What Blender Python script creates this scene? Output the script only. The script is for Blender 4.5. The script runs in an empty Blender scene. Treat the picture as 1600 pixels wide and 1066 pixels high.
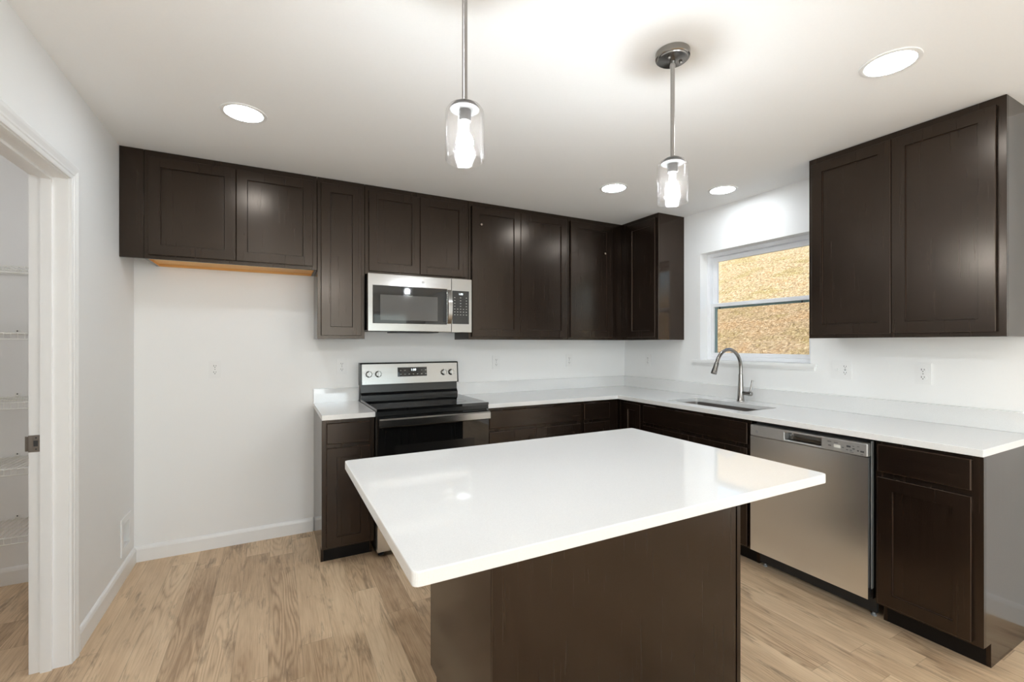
import bpy, bmesh, math, random
from mathutils import Vector, Matrix

random.seed(7)
sc = bpy.context.scene
COL = sc.collection
PI = math.pi

# ------------------------------------------------------------------ camera
cam_data = bpy.data.cameras.new('camera')
cam = bpy.data.objects.new('camera', cam_data)
COL.objects.link(cam)
cam.location = (-3.154, -3.533, 1.340)
cam.rotation_euler = (PI / 2, 0, -0.4854)
cam_data.sensor_width = 36.0
cam_data.lens = 707.0 / 1600.0 * 36.0
cam_data.shift_y = 4.0 / 1600.0
cam_data.clip_start = 0.02
sc.camera = cam

# ------------------------------------------------------------------ exposure, world, daylight
sc.view_settings.view_transform = 'Standard'
sc.view_settings.look = 'None'
sc.view_settings.gamma = 1.0
sc.view_settings.use_curve_mapping = False
sc.view_settings.exposure = 0.30
sc.cycles.use_denoising = True
sc.cycles.max_bounces = 14
sc.cycles.diffuse_bounces = 8
sc.cycles.glossy_bounces = 6
sc.cycles.transparent_max_bounces = 16
sc.cycles.caustics_reflective = False
sc.cycles.caustics_refractive = False
sc.cycles.sample_clamp_indirect = 6.0

LENS_STRENGTH = 50.0       # recessed downlights
BULB_STRENGTH = 360.0       # pendant bulbs
PANTRY_STRENGTH = 95.0     # pantry ceiling lamp
PATIO_FILL = 75.0       # area lamp added at the great room's made-up glass door (W)
SIDE_FILL = 75.0      # area lamp added at the great room's made-up side window (W)
REAR_WINDOW = 4.0         # daylight through the small end-wall window (W)

world = bpy.data.worlds.new('world')
sc.world = world
world.use_nodes = True
wn = world.node_tree
sky = wn.nodes.new('ShaderNodeTexSky')
sky.sky_type = 'NISHITA'
sky.sun_disc = False
sky.sun_elevation = math.radians(48)
sky.sun_rotation = math.radians(250)
wn.links.new(sky.outputs[0], wn.nodes['Background'].inputs[0])
wn.nodes['Background'].inputs[1].default_value = 0.34

sun_data = bpy.data.lights.new('sun', 'SUN')
sun_data.energy = 6.6
sun_data.angle = math.radians(1.0)
sun_data.color = (1.0, 0.93, 0.80)
sun = bpy.data.objects.new('sun', sun_data)
COL.objects.link(sun)
sun.location = (-6, -6, 9)
sun.rotation_euler = (math.radians(38), math.radians(-22), math.radians(-20))

ROOM_Y = -7.6              # the great room's end wall, behind the camera
ROOM_X = -3.909            # kitchen face of the left wall
H = 2.438                  # ceiling height


def daylight(name, x, y, z, w, h, energy, turn=0.0):  # area lamp standing in for daylight outside an opening
    d = bpy.data.lights.new(name, 'AREA')
    d.shape = 'RECTANGLE'
    d.size, d.size_y = w, h
    d.energy = energy
    d.color = (0.86, 0.93, 1.0)
    o = bpy.data.objects.new(name, d)
    COL.objects.link(o)
    o.location = (x, y, z)
    o.rotation_euler = (PI / 2, 0, turn)     # faces into the room
    return o


daylight('patio_fill_light', -2.45, ROOM_Y - 0.16, 1.05, 1.75, 2.0, PATIO_FILL)  # added lamp outside the unseen patio door, lights the kitchen from behind
daylight('daylight_window', -0.8, ROOM_Y - 0.16, 1.35, 0.85, 1.4, REAR_WINDOW)
daylight('side_fill_light', ROOM_X - 0.17, -5.80, 1.35, 1.6, 1.4, SIDE_FILL, -PI / 2)  # added lamp, placed where no kitchen surface mirrors it

# ------------------------------------------------------------------ materials
MATS = {}


def nodes_of(name):
    m = bpy.data.materials.new(name)
    m.use_nodes = True
    nt = m.node_tree
    b = nt.nodes['Principled BSDF']
    return m, nt, b


def N(nt, t, **kw):
    n = nt.nodes.new(t)
    for k, v in kw.items():
        setattr(n, k, v)
    return n


def L(nt, a, b):
    nt.links.new(a, b)


def ramp(nt, stops):
    r = N(nt, 'ShaderNodeValToRGB')
    e = r.color_ramp.elements
    while len(e) > len(stops):
        e.remove(e[-1])
    while len(e) < len(stops):
        e.new(0.5)
    for i, (p, c) in enumerate(stops):
        e[i].position = p
        e[i].color = (*c, 1)
    return r


def mapped_noise(nt, scale, nscale=1.0, detail=4.0, rough=0.55, dist=0.0):
    tc = N(nt, 'ShaderNodeTexCoord')
    mp = N(nt, 'ShaderNodeMapping')
    mp.inputs['Scale'].default_value = scale
    n = N(nt, 'ShaderNodeTexNoise')
    n.inputs['Scale'].default_value = nscale
    n.inputs['Detail'].default_value = detail
    n.inputs['Roughness'].default_value = rough
    n.inputs['Distortion'].default_value = dist
    L(nt, tc.outputs['Object'], mp.inputs[0])
    L(nt, mp.outputs[0], n.inputs['Vector'])
    return n


def bump(nt, b, h, strength, distance=0.002):
    bp = N(nt, 'ShaderNodeBump')
    bp.inputs['Strength'].default_value = strength
    bp.inputs['Distance'].default_value = distance
    L(nt, h, bp.inputs['Height'])
    L(nt, bp.outputs[0], b.inputs['Normal'])
    return bp


def plain(name, col, rough=0.5, metal=0.0, spec=0.5, coat=0.0, nscale=60.0, var=0.04, bmp=0.0):
    m, nt, b = nodes_of(name)
    n = mapped_noise(nt, (1, 1, 1), nscale)
    lo = tuple(max(0, c * (1 - var)) for c in col)
    hi = tuple(min(1, c * (1 + var)) for c in col)
    r = ramp(nt, [(0.3, lo), (0.7, hi)])
    L(nt, n.outputs[0], r.inputs[0])
    L(nt, r.outputs[0], b.inputs['Base Color'])
    b.inputs['Roughness'].default_value = rough
    b.inputs['Metallic'].default_value = metal
    b.inputs['Specular IOR Level'].default_value = spec
    b.inputs['Coat Weight'].default_value = coat
    if bmp:
        bump(nt, b, n.outputs[0], bmp)
    MATS[name] = m
    return m


def wood(name, dark, light, scale, rough=0.3, spec=0.5, bmp=0.06):
    m, nt, b = nodes_of(name)
    n = mapped_noise(nt, scale, 1.0, 6.0, 0.6, 0.6)
    big = mapped_noise(nt, (3, 3, 1.2), 1.0, 2.0)
    mx = N(nt, 'ShaderNodeMath', operation='MULTIPLY_ADD')
    mx.inputs[1].default_value = 0.35
    L(nt, big.outputs[0], mx.inputs[0])
    L(nt, n.outputs[0], mx.inputs[2])
    r = ramp(nt, [(0.42, dark), (0.88, light)])
    L(nt, mx.outputs[0], r.inputs[0])
    L(nt, r.outputs[0], b.inputs['Base Color'])
    rr = N(nt, 'ShaderNodeMapRange')
    rr.inputs['To Min'].default_value = rough - 0.04
    rr.inputs['To Max'].default_value = rough + 0.06
    L(nt, n.outputs[0], rr.inputs[0])
    L(nt, rr.outputs[0], b.inputs['Roughness'])
    b.inputs['Specular IOR Level'].default_value = spec
    b.inputs['Specular Tint'].default_value = (1.0, 0.83, 0.69, 1)
    if bmp:
        bump(nt, b, n.outputs[0], bmp, 0.001)
    MATS[name] = m
    return m


def steel(name, col, rough, scale, aniso=0.5, bmp=0.004):
    m, nt, b = nodes_of(name)
    n = mapped_noise(nt, scale, 1.0, 3.0)
    lo = tuple(c * 0.97 for c in col)
    r = ramp(nt, [(0.3, lo), (0.7, col)])
    L(nt, n.outputs[0], r.inputs[0])
    L(nt, r.outputs[0], b.inputs['Base Color'])
    rr = N(nt, 'ShaderNodeMapRange')
    rr.inputs['To Min'].default_value = rough - 0.01
    rr.inputs['To Max'].default_value = rough + 0.015
    L(nt, n.outputs[0], rr.inputs[0])
    L(nt, rr.outputs[0], b.inputs['Roughness'])
    b.inputs['Metallic'].default_value = 1.0
    b.inputs['Anisotropic'].default_value = aniso
    t = N(nt, 'ShaderNodeTangent', direction_type='RADIAL', axis='Z')
    L(nt, t.outputs[0], b.inputs['Tangent'])
    MATS[name] = m
    return m


def emitter(name, col, strength):
    m, nt, b = nodes_of(name)
    nt.nodes.remove(b)
    e = N(nt, 'ShaderNodeEmission')
    e.inputs[0].default_value = (*col, 1)
    e.inputs[1].default_value = strength
    L(nt, e.outputs[0], nt.nodes['Material Output'].inputs[0])
    MATS[name] = m
    return m


def math_node(nt, op, a, b=None, c=None):
    n = N(nt, 'ShaderNodeMath', operation=op)
    for i, v in enumerate((a, b, c)):
        if v is None:
            continue
        if isinstance(v, (int, float)):
            n.inputs[i].default_value = v
        else:
            L(nt, v, n.inputs[i])
    return n.outputs[0]


def pane_glass(name, tint=(0.97, 0.985, 0.98), rough=0.0, milk=0.0, ripple=0.0, refl=0.045):
    """thin glass: what is behind shows through, reflections follow the angle"""
    m, nt, b = nodes_of(name)
    nt.nodes.remove(b)
    tr = N(nt, 'ShaderNodeBsdfTransparent')
    gl = N(nt, 'ShaderNodeBsdfGlossy')
    gl.inputs['Roughness'].default_value = rough
    fr = N(nt, 'ShaderNodeLayerWeight')
    fr.inputs[0].default_value = 0.5
    f5 = math_node(nt, 'POWER', fr.outputs['Facing'], 4.0)
    mx = N(nt, 'ShaderNodeMixShader')
    L(nt, math_node(nt, 'MULTIPLY_ADD', f5, 0.6, refl), mx.inputs[0])
    tr.inputs[0].default_value = (*tint, 1)
    last = tr.outputs[0]
    if milk or ripple:
        n = mapped_noise(nt, (1, 1, 1), 90.0, 4.0, 0.6)
        v = N(nt, 'ShaderNodeTexVoronoi')
        v.inputs['Scale'].default_value = 140.0
        tc = N(nt, 'ShaderNodeTexCoord')
        L(nt, tc.outputs['Object'], v.inputs['Vector'])
        bp = N(nt, 'ShaderNodeBump')
        bp.inputs['Strength'].default_value = ripple
        bp.inputs['Distance'].default_value = 0.004
        L(nt, n.outputs[0], bp.inputs['Height'])
        L(nt, bp.outputs[0], gl.inputs['Normal'])
        L(nt, bp.outputs[0], fr.inputs['Normal'])
        tl = N(nt, 'ShaderNodeBsdfTranslucent')
        tl.inputs[0].default_value = (0.95, 0.9, 0.86, 1)
        r = ramp(nt, [(0.0, (milk * 6,) * 3), (0.13, (milk * 2.5,) * 3), (0.24, (milk * 0.25,) * 3)])
        L(nt, v.outputs['Distance'], r.inputs[0])
        m2 = N(nt, 'ShaderNodeMixShader')
        L(nt, r.outputs[0], m2.inputs[0])
        L(nt, tr.outputs[0], m2.inputs[1])
        L(nt, tl.outputs[0], m2.inputs[2])
        last = m2.outputs[0]
    L(nt, last, mx.inputs[1])
    L(nt, gl.outputs[0], mx.inputs[2])
    L(nt, mx.outputs[0], nt.nodes['Material Output'].inputs[0])
    MATS[name] = m
    return m


def floor_material():
    m, nt, b = nodes_of('oak_planks')
    PW, PL, X0 = 0.131, 1.22, -3.173
    tc = N(nt, 'ShaderNodeTexCoord')
    sp = N(nt, 'ShaderNodeSeparateXYZ')
    L(nt, tc.outputs['Object'], sp.inputs[0])
    x, y = sp.outputs[0], sp.outputs[1]
    xr = math_node(nt, 'DIVIDE', math_node(nt, 'SUBTRACT', x, X0), PW)
    row = math_node(nt, 'FLOOR', xr)
    fx = math_node(nt, 'FRACT', xr)
    wn1 = N(nt, 'ShaderNodeTexWhiteNoise', noise_dimensions='1D')
    L(nt, row, wn1.inputs['W'])
    yr = math_node(nt, 'ADD', math_node(nt, 'DIVIDE', y, PL), math_node(nt, 'MULTIPLY', wn1.outputs[0], 7.31))
    colm = math_node(nt, 'FLOOR', yr)
    fy = math_node(nt, 'FRACT', yr)
    cid = N(nt, 'ShaderNodeCombineXYZ')
    L(nt, row, cid.inputs[0])
    L(nt, colm, cid.inputs[1])
    wn2 = N(nt, 'ShaderNodeTexWhiteNoise', noise_dimensions='3D')
    L(nt, cid.outputs[0], wn2.inputs['Vector'])
    rnd = wn2.outputs[0]
    # plank-local coordinates, shifted differently for every plank
    off = N(nt, 'ShaderNodeVectorMath', operation='SCALE')
    L(nt, wn2.outputs[1], off.inputs[0])
    off.inputs['Scale'].default_value = 23.0
    pv = N(nt, 'ShaderNodeVectorMath', operation='ADD')
    L(nt, tc.outputs['Object'], pv.inputs[0])
    L(nt, off.outputs[0], pv.inputs[1])

    def noise(scale, detail=4.0, rough=0.6, dist=0.0):
        mp = N(nt, 'ShaderNodeMapping')
        mp.inputs['Scale'].default_value = scale
        L(nt, pv.outputs[0], mp.inputs[0])
        n = N(nt, 'ShaderNodeTexNoise')
        n.inputs['Scale'].default_value = 1.0
        n.inputs['Detail'].default_value = detail
        n.inputs['Roughness'].default_value = rough
        n.inputs['Distortion'].default_value = dist
        L(nt, mp.outputs[0], n.inputs['Vector'])
        return n.outputs[0]

    fine = noise((170, 5.5, 1), 5.0, 0.62, 0.3)
    broad = noise((11, 1.3, 1), 3.0, 0.55, 0.8)
    blotch = noise((3.2, 1.6, 1), 4.0, 0.6, 0.4)
    # cathedral figure: contour lines of a stretched noise
    fig = noise((6.0, 0.55, 1), 2.0, 0.5, 0.35)
    rings = math_node(nt, 'ABSOLUTE', math_node(nt, 'SINE', math_node(nt, 'MULTIPLY', fig, 95.0)))
    figmask = N(nt, 'ShaderNodeMapRange')
    L(nt, noise((2.2, 0.7, 1), 2.0), figmask.inputs[0])
    figmask.inputs['From Min'].default_value = 0.42
    figmask.inputs['From Max'].default_value = 0.62
    rings = math_node(nt, 'MULTIPLY', math_node(nt, 'SUBTRACT', rings, 0.6), figmask.outputs[0])
    # dark mineral streaks and small knots, drawn out along the grain
    streak = noise((60, 4.5, 1), 5.0, 0.70, 1.2)
    place = noise((9, 3.2, 1), 3.0, 0.55, 0.6)
    kn = N(nt, 'ShaderNodeMapRange')
    L(nt, math_node(nt, 'MULTIPLY_ADD', place, 0.75, math_node(nt, 'MULTIPLY', streak, 0.6)), kn.inputs[0])
    kn.inputs['From Min'].default_value = 0.72
    kn.inputs['From Max'].default_value = 0.92
    kn.inputs['To Max'].default_value = 0.85
    tone = math_node(nt, 'MULTIPLY_ADD', fine, 0.42, math_node(nt, 'MULTIPLY', broad, 0.40))
    tone = math_node(nt, 'MULTIPLY_ADD', rings, 0.20, tone)
    tone = math_node(nt, 'MULTIPLY_ADD', blotch, 0.36, tone)
    tone = math_node(nt, 'MULTIPLY_ADD', math_node(nt, 'SUBTRACT', rnd, 0.5), 0.22, tone)
    r = ramp(nt, [(0.36, (0.36, 0.235, 0.138)), (0.56, (0.59, 0.420, 0.265)), (0.72, (0.715, 0.535, 0.350)), (0.92, (0.80, 0.635, 0.445))])
    L(nt, tone, r.inputs[0])
    mxk = N(nt, 'ShaderNodeMixRGB', blend_type='MIX')
    mxk.inputs[2].default_value = (0.150, 0.092, 0.055, 1)
    L(nt, kn.outputs[0], mxk.inputs[0])
    L(nt, r.outputs[0], mxk.inputs[1])
    # seams
    ex = math_node(nt, 'MULTIPLY', math_node(nt, 'MINIMUM', fx, math_node(nt, 'SUBTRACT', 1.0, fx)), PW)
    ey = math_node(nt, 'MULTIPLY', math_node(nt, 'MINIMUM', fy, math_node(nt, 'SUBTRACT', 1.0, fy)), PL)
    edge = math_node(nt, 'MINIMUM', ex, ey)
    se = N(nt, 'ShaderNodeMapRange')
    L(nt, edge, se.inputs[0])
    se.inputs['From Max'].default_value = 0.0016
    se.inputs['To Min'].default_value = 0.62
    mxs = N(nt, 'ShaderNodeMixRGB', blend_type='MULTIPLY')
    mxs.inputs[0].default_value = 1.0
    L(nt, mxk.outputs[0], mxs.inputs[1])
    L(nt, se.outputs[0], mxs.inputs[2])
    L(nt, mxs.outputs[0], b.inputs['Base Color'])
    b.inputs['Roughness'].default_value = 0.42
    b.inputs['Specular IOR Level'].default_value = 0.4
    hgt = math_node(nt, 'MULTIPLY_ADD', fine, 0.25, se.outputs[0])
    bump(nt, b, hgt, 0.25, 0.0012)
    MATS['oak_planks'] = m
    return m


def hill_material():
    m, nt, b = nodes_of('dry_grass_ground')
    n1 = mapped_noise(nt, (1, 1.0, 1), 20.0, 6.0, 0.85)
    n2 = mapped_noise(nt, (1.3, 0.8, 1), 1.6, 5.0, 0.7)
    r1 = ramp(nt, [(0.38, (0.17, 0.12, 0.07)), (0.46, (0.44, 0.30, 0.15)), (0.54, (0.62, 0.46, 0.26)), (0.62, (0.90, 0.76, 0.55))])
    L(nt, n1.outputs[0], r1.inputs[0])
    r2 = ramp(nt, [(0.38, (0.80, 0.82, 0.60)), (0.52, (1, 1, 1)), (0.68, (1.0, 0.86, 0.70))])
    L(nt, n2.outputs[0], r2.inputs[0])
    mx = N(nt, 'ShaderNodeMixRGB', blend_type='MULTIPLY')
    mx.inputs[0].default_value = 1.0
    L(nt, r1.outputs[0], mx.inputs[1])
    L(nt, r2.outputs[0], mx.inputs[2])
    L(nt, mx.outputs[0], b.inputs['Base Color'])
    b.inputs['Roughness'].default_value = 0.9
    bump(nt, b, n1.outputs[0], 1.0, 0.05)
    MATS['dry_grass_ground'] = m
    return m


M_WALL = plain('wall_paint', (0.865, 0.865, 0.855), 0.6, spec=0.3, nscale=180, var=0.006, bmp=0.05)
M_CEIL = plain('ceiling_paint', (0.93, 0.93, 0.92), 0.75, spec=0.2, nscale=140, var=0.006, bmp=0.05)
M_TRIM = plain('white_trim_paint', (0.86, 0.86, 0.85), 0.32, spec=0.45, nscale=20, var=0.006)
M_FLOOR = floor_material()
M_CAB = wood('espresso_wood', (0.0058, 0.0032, 0.0022), (0.0110, 0.0062, 0.0041), (90, 90, 2.2), 0.25, 0.58, 0.0)
M_CABH = wood('espresso_wood_rail', (0.0058, 0.0032, 0.0022), (0.0110, 0.0062, 0.0041), (2.2, 2.2, 90), 0.25, 0.58, 0.0)
M_EDGE = wood('espresso_worn_edge', (0.020, 0.011, 0.007), (0.032, 0.018, 0.012), (40, 40, 40), 0.35, 0.4, 0.0)
M_SIDE = wood('espresso_laminate_side', (0.0120, 0.0064, 0.0042), (0.0170, 0.0094, 0.0062), (50, 50, 1.5), 0.13, 0.5, 0.0)
M_RAW = wood('unfinished_maple', (0.66, 0.34, 0.10), (0.84, 0.50, 0.19), (2.5, 30, 30), 0.45, 0.4)
M_KICK = plain('dark_toe_kick', (0.006, 0.004, 0.003), 0.5, spec=0.2)
M_QUARTZ = plain('white_quartz', (0.755, 0.755, 0.745), 0.05, spec=0.8, nscale=320, var=0.035)
M_STEEL = steel('brushed_steel', (0.38, 0.375, 0.365), 0.17, (3, 3, 260), 0.35)
M_STEELV = steel('brushed_steel_door', (0.84, 0.865, 0.89), 0.26, (3, 3, 260), 0.6)
M_NICKEL = steel('brushed_nickel', (0.32, 0.305, 0.29), 0.22, (200, 200, 20), 0.2)
M_CAP = plain('satin_grey_metal', (0.10, 0.097, 0.093), 0.4, metal=0.2)
M_BASIN = steel('steel_basin', (0.42, 0.39, 0.37), 0.30, (400, 4, 4), 0.3)
M_BLACK = plain('black_enamel', (0.008, 0.008, 0.008), 0.22, spec=0.5)
M_BGLASS = plain('black_glass', (0.006, 0.006, 0.006), 0.035, spec=0.6)
M_GGLASS = plain('grey_mesh_window', (0.085, 0.083, 0.080), 0.06, spec=0.7, nscale=900, var=0.1)
M_BPLAST = plain('black_plastic', (0.014, 0.014, 0.014), 0.45)
M_GREY = plain('grey_plastic', (0.28, 0.28, 0.275), 0.4)
M_RING = plain('dark_ring_print', (0.03, 0.03, 0.03), 0.25)
M_PANELG = plain('grey_control_strip', (0.42, 0.415, 0.405), 0.34, metal=0.6)
M_WPLAST = plain('white_plastic', (0.84, 0.84, 0.83), 0.35, var=0.005)
M_SLOT = plain('dark_slot', (0.05, 0.05, 0.05), 0.6)
M_VINYL = plain('white_vinyl', (0.84, 0.85, 0.87), 0.4, var=0.005)
M_RETURN = plain('teal_grey_return', (0.22, 0.31, 0.31), 0.4)
M_WIRE = plain('white_coated_wire', (0.84, 0.84, 0.80), 0.4, var=0.005)
M_PRINT = plain('pale_printing', (0.55, 0.55, 0.53), 0.5)
M_DPRINT = plain('dark_printing', (0.06, 0.06, 0.06), 0.5)
M_STRIKE = plain('bronze_nickel_plate', (0.30, 0.265, 0.235), 0.38, metal=1.0)
M_PLUG = plain('pale_round_plug', (0.33, 0.28, 0.22), 0.5)
M_LENS = emitter('downlight_lens', (0.87, 0.94, 1.0), LENS_STRENGTH)
M_BULB = emitter('bulb_glow', (0.87, 0.935, 1.0), BULB_STRENGTH)
M_PLAMP = emitter('pantry_lamp_lens', (0.97, 0.97, 1.0), PANTRY_STRENGTH)
M_DIGIT = emitter('lit_digits', (0.85, 0.95, 1.0), 2.0)
M_LCD = plain('pale_lcd', (0.62, 0.62, 0.58), 0.3)
M_PANE = pane_glass('window_glass')
M_SCREEN = pane_glass('insect_mesh', (0.92, 0.89, 0.86), 0.6)
M_SEED = pane_glass('seeded_glass', (0.985, 0.98, 0.975), 0.05, 0.0065, 0.25, 0.05)
M_HILL = hill_material()
M_STRAW = plain('straw_blades', (0.60, 0.46, 0.28), 0.8, nscale=3, var=0.45)

# ------------------------------------------------------------------ mesh helpers
def nb():
    return bmesh.new()


def box(bm, x0, x1, y0, y1, z0, z1):
    v = [bm.verts.new(p) for p in ((x0, y0, z0), (x1, y0, z0), (x1, y1, z0), (x0, y1, z0),
                                   (x0, y0, z1), (x1, y0, z1), (x1, y1, z1), (x0, y1, z1))]
    for f in ((0, 3, 2, 1), (4, 5, 6, 7), (0, 1, 5, 4), (1, 2, 6, 5), (2, 3, 7, 6), (3, 0, 4, 7)):
        bm.faces.new([v[i] for i in f])
    return bm


def bevel(bm, w, seg=2, angle=30):
    es = [e for e in bm.edges if len(e.link_faces) == 2 and e.calc_face_angle(0) > math.radians(angle)]
    if es:
        bmesh.ops.bevel(bm, geom=es, offset=w, segments=seg, profile=0.6, affect='EDGES', clamp_overlap=True)
    return bm


def bbox(x0, x1, y0, y1, z0, z1, b=0.0, seg=2):
    bm = box(nb(), x0, x1, y0, y1, z0, z1)
    if b:
        bevel(bm, b, seg)
    return bm


def prism(bm, pts, axis, a0, a1):
    """extrude a 2D outline along an axis: 'x' takes (y,z), 'y' takes (x,z), 'z' takes (x,y)"""
    def P(p, a):
        return {'x': (a, p[0], p[1]), 'y': (p[0], a, p[1]), 'z': (p[0], p[1], a)}[axis]
    A = [bm.verts.new(P(p, a0)) for p in pts]
    B = [bm.verts.new(P(p, a1)) for p in pts]
    bm.faces.new(A)
    bm.faces.new(B[::-1])
    n = len(pts)
    for i in range(n):
        bm.faces.new((A[i], B[i], B[(i + 1) % n], A[(i + 1) % n]))
    return bm


def lathe(bm, prof, seg=32, cx=0, cy=0, closed=False):
    """revolve (r, z) about the vertical through (cx, cy)"""
    rings = []
    for r, z in prof:
        if r < 1e-6:
            rings.append([bm.verts.new((cx, cy, z))])
        else:
            rings.append([bm.verts.new((cx + r * math.cos(2 * PI * i / seg), cy + r * math.sin(2 * PI * i / seg), z)) for i in range(seg)])
    pairs = list(zip(rings, rings[1:]))
    if closed:
        pairs.append((rings[-1], rings[0]))
    for a, b in pairs:
        for i in range(seg):
            j = (i + 1) % seg
            if len(a) == 1 and len(b) == 1:
                continue
            if len(a) == 1:
                bm.faces.new((a[0], b[i], b[j]))
            elif len(b) == 1:
                bm.faces.new((a[i], b[0], a[j]))
            else:
                bm.faces.new((a[i], b[i], b[j], a[j]))
    return bm


def tube(bm, pts, rad, seg=12, caps=True):
    pts = [Vector(p) for p in pts]
    n = len(pts)
    rads = rad if isinstance(rad, (list, tuple)) else [rad] * n
    rings = []
    up = None
    for i, p in enumerate(pts):
        d = (pts[min(i + 1, n - 1)] - pts[max(i - 1, 0)]).normalized()
        if up is None:
            up = Vector((0, 0, 1)) if abs(d.z) < 0.9 else Vector((1, 0, 0))
        a = d.cross(up).normalized()
        u2 = a.cross(d).normalized()
        up = u2
        rings.append([bm.verts.new(p + (a * math.cos(2 * PI * k / seg) + u2 * math.sin(2 * PI * k / seg)) * rads[i]) for k in range(seg)])
    for A, B in zip(rings, rings[1:]):
        for k in range(seg):
            bm.faces.new((A[k], A[(k + 1) % seg], B[(k + 1) % seg], B[k]))
    if caps:
        bm.faces.new(rings[0][::-1])
        bm.faces.new(rings[-1])
    return bm


def disc_y(bm, cx, y0, y1, cz, r, seg=24):
    """a short cylinder whose axis runs along y"""
    pts = [(cx + r * math.cos(2 * PI * i / seg), cz + r * math.sin(2 * PI * i / seg)) for i in range(seg)]
    return prism(bm, pts, 'y', y0, y1)


def cells(bm, us, vs, fill, axis, t0, t1):
    """solid made of the filled cells of a grid, extruded along axis (holes stay open)"""
    def P(u, v, t):
        return {'x': (t, u, v), 'y': (u, t, v), 'z': (u, v, t)}[axis]
    cache = {}

    def V(i, j, t):
        k = (i, j, t)
        if k not in cache:
            cache[k] = bm.verts.new(P(us[i], vs[j], t1 if t else t0))
        return cache[k]
    nu, nv = len(us) - 1, len(vs) - 1
    F = lambda i, j: 0 <= i < nu and 0 <= j < nv and fill(i, j)
    for i in range(nu):
        for j in range(nv):
            if not F(i, j):
                continue
            bm.faces.new([V(i, j, 0), V(i + 1, j, 0), V(i + 1, j + 1, 0), V(i, j + 1, 0)])
            bm.faces.new([V(i, j, 1), V(i, j + 1, 1), V(i + 1, j + 1, 1), V(i + 1, j, 1)])
            for (di, dj, a, b) in ((-1, 0, (i, j), (i, j + 1)), (1, 0, (i + 1, j), (i + 1, j + 1)),
                                   (0, -1, (i, j), (i + 1, j)), (0, 1, (i, j + 1), (i + 1, j + 1))):
                if not F(i + di, j + dj):
                    bm.faces.new([V(*a, 0), V(*b, 0), V(*b, 1), V(*a, 1)])
    bmesh.ops.recalc_face_normals(bm, faces=bm.faces)
    bmesh.ops.dissolve_limit(bm, angle_limit=0.01, verts=bm.verts, edges=bm.edges)
    return bm


ORIG = {}


def finish(name, bm, mat, parent=None, smooth=False):
    bmesh.ops.recalc_face_normals(bm, faces=bm.faces)
    if parent is not None:
        bmesh.ops.translate(bm, verts=bm.verts, vec=-ORIG[parent.name])
    me = bpy.data.meshes.new(name)
    bm.to_mesh(me)
    bm.free()
    me.materials.append(mat)
    if smooth:
        for p in me.polygons:
            p.use_smooth = True
        try:
            me.set_sharp_from_angle(angle=math.radians(40))
        except Exception:
            pass
    o = bpy.data.objects.new(name, me)
    COL.objects.link(o)
    if parent is not None:
        o.parent = parent
        ORIG[o.name] = ORIG[parent.name]
    return o


def tag(o, label=None, cat=None, group=None, kind=None):
    if label:
        o['label'] = label
    if cat:
        o['category'] = cat
    if group:
        o['group'] = group
    if kind:
        o['kind'] = kind
    return o


RIGHT = -PI / 2       # a run along the right wall: local x = -world y, local y = world x
TURNED = PI           # faces the back wall


def thing(name, label, cat, base=(0, 0, 0), rot=0.0, group=None, kind=None):
    """Empty at the thing's base. base is given in the run's own frame."""
    o = bpy.data.objects.new(name, None)
    o.empty_display_size = 0.1
    COL.objects.link(o)
    b = Vector(base)
    o.location = Matrix.Rotation(rot, 3, 'Z') @ b
    o.rotation_euler = (0, 0, rot)
    ORIG[o.name] = b
    return tag(o, label, cat, group, kind)


def struct(name, bm, mat, label, cat):
    return tag(finish(name, bm, mat), label, cat, kind='structure')


def text_mesh(name, body, size, mat, parent, x, y, z, depth=0.0006, tilt=0.0):
    c = bpy.data.curves.new(name, 'FONT')
    c.body = body
    c.size = size
    c.extrude = depth
    c.align_x = 'CENTER'
    c.align_y = 'CENTER'
    t = bpy.data.objects.new(name, c)
    COL.objects.link(t)
    dg = bpy.context.evaluated_depsgraph_get()
    me = bpy.data.meshes.new_from_object(t.evaluated_get(dg))
    bpy.data.objects.remove(t)
    me.materials.clear()
    me.materials.append(mat)
    o = bpy.data.objects.new(name, me)
    COL.objects.link(o)
    o.parent = parent
    o.location = Vector((x, y, z)) - ORIG[parent.name]
    o.rotation_euler = (PI / 2 + tilt, 0, 0)
    ORIG[o.name] = ORIG[parent.name]
    return o


# ------------------------------------------------------------------ room shell
DY0, DY1 = -0.985, -1.76        # pantry doorway
WT = 0.118                      # wall thickness at the doorway
PX0 = -5.45                     # pantry's far wall
WIN = (0.923, 1.800, 1.205, 2.088)   # window opening: -y from, to; z from, to

struct('floor', bbox(PX0 - 0.1, 0.15, ROOM_Y - 0.12, 0.12, -0.05, 0.0), M_FLOOR, 'light brown oak plank floor of the kitchen', 'floor')
struct('ceiling', bbox(PX0 - 0.1, 0.15, ROOM_Y - 0.12, 0.12, H, H + 0.05), M_CEIL, 'white painted kitchen ceiling', 'ceiling')
struct('wall_back', bbox(PX0 - 0.1, 0.15, 0.0, 0.12, 0.0, H), M_WALL, 'white wall behind the range', 'wall')
bm = cells(nb(), [ROOM_Y, -6.6, -5.0, DY1, DY0, -0.252, -0.128, 0.0], [0.0, 0.178, 0.312, 0.65, 2.045, H],
           lambda i, j: not ((i == 3 and j < 4) or (i == 1 and j == 3) or (i == 5 and j == 1)), 'x', ROOM_X - WT, ROOM_X)
struct('wall_left', bm, M_WALL, 'white left wall with the pantry doorway', 'wall')
bm = cells(nb(), [ROOM_Y, -WIN[1], -WIN[0], 0.0], [0.0, WIN[2] - 0.022, WIN[3], H], lambda i, j: not (i == 1 and j == 1), 'x', 0.0, 0.15)
struct('wall_right', bm, M_WALL, 'white right wall with the sink window', 'wall')
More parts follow.
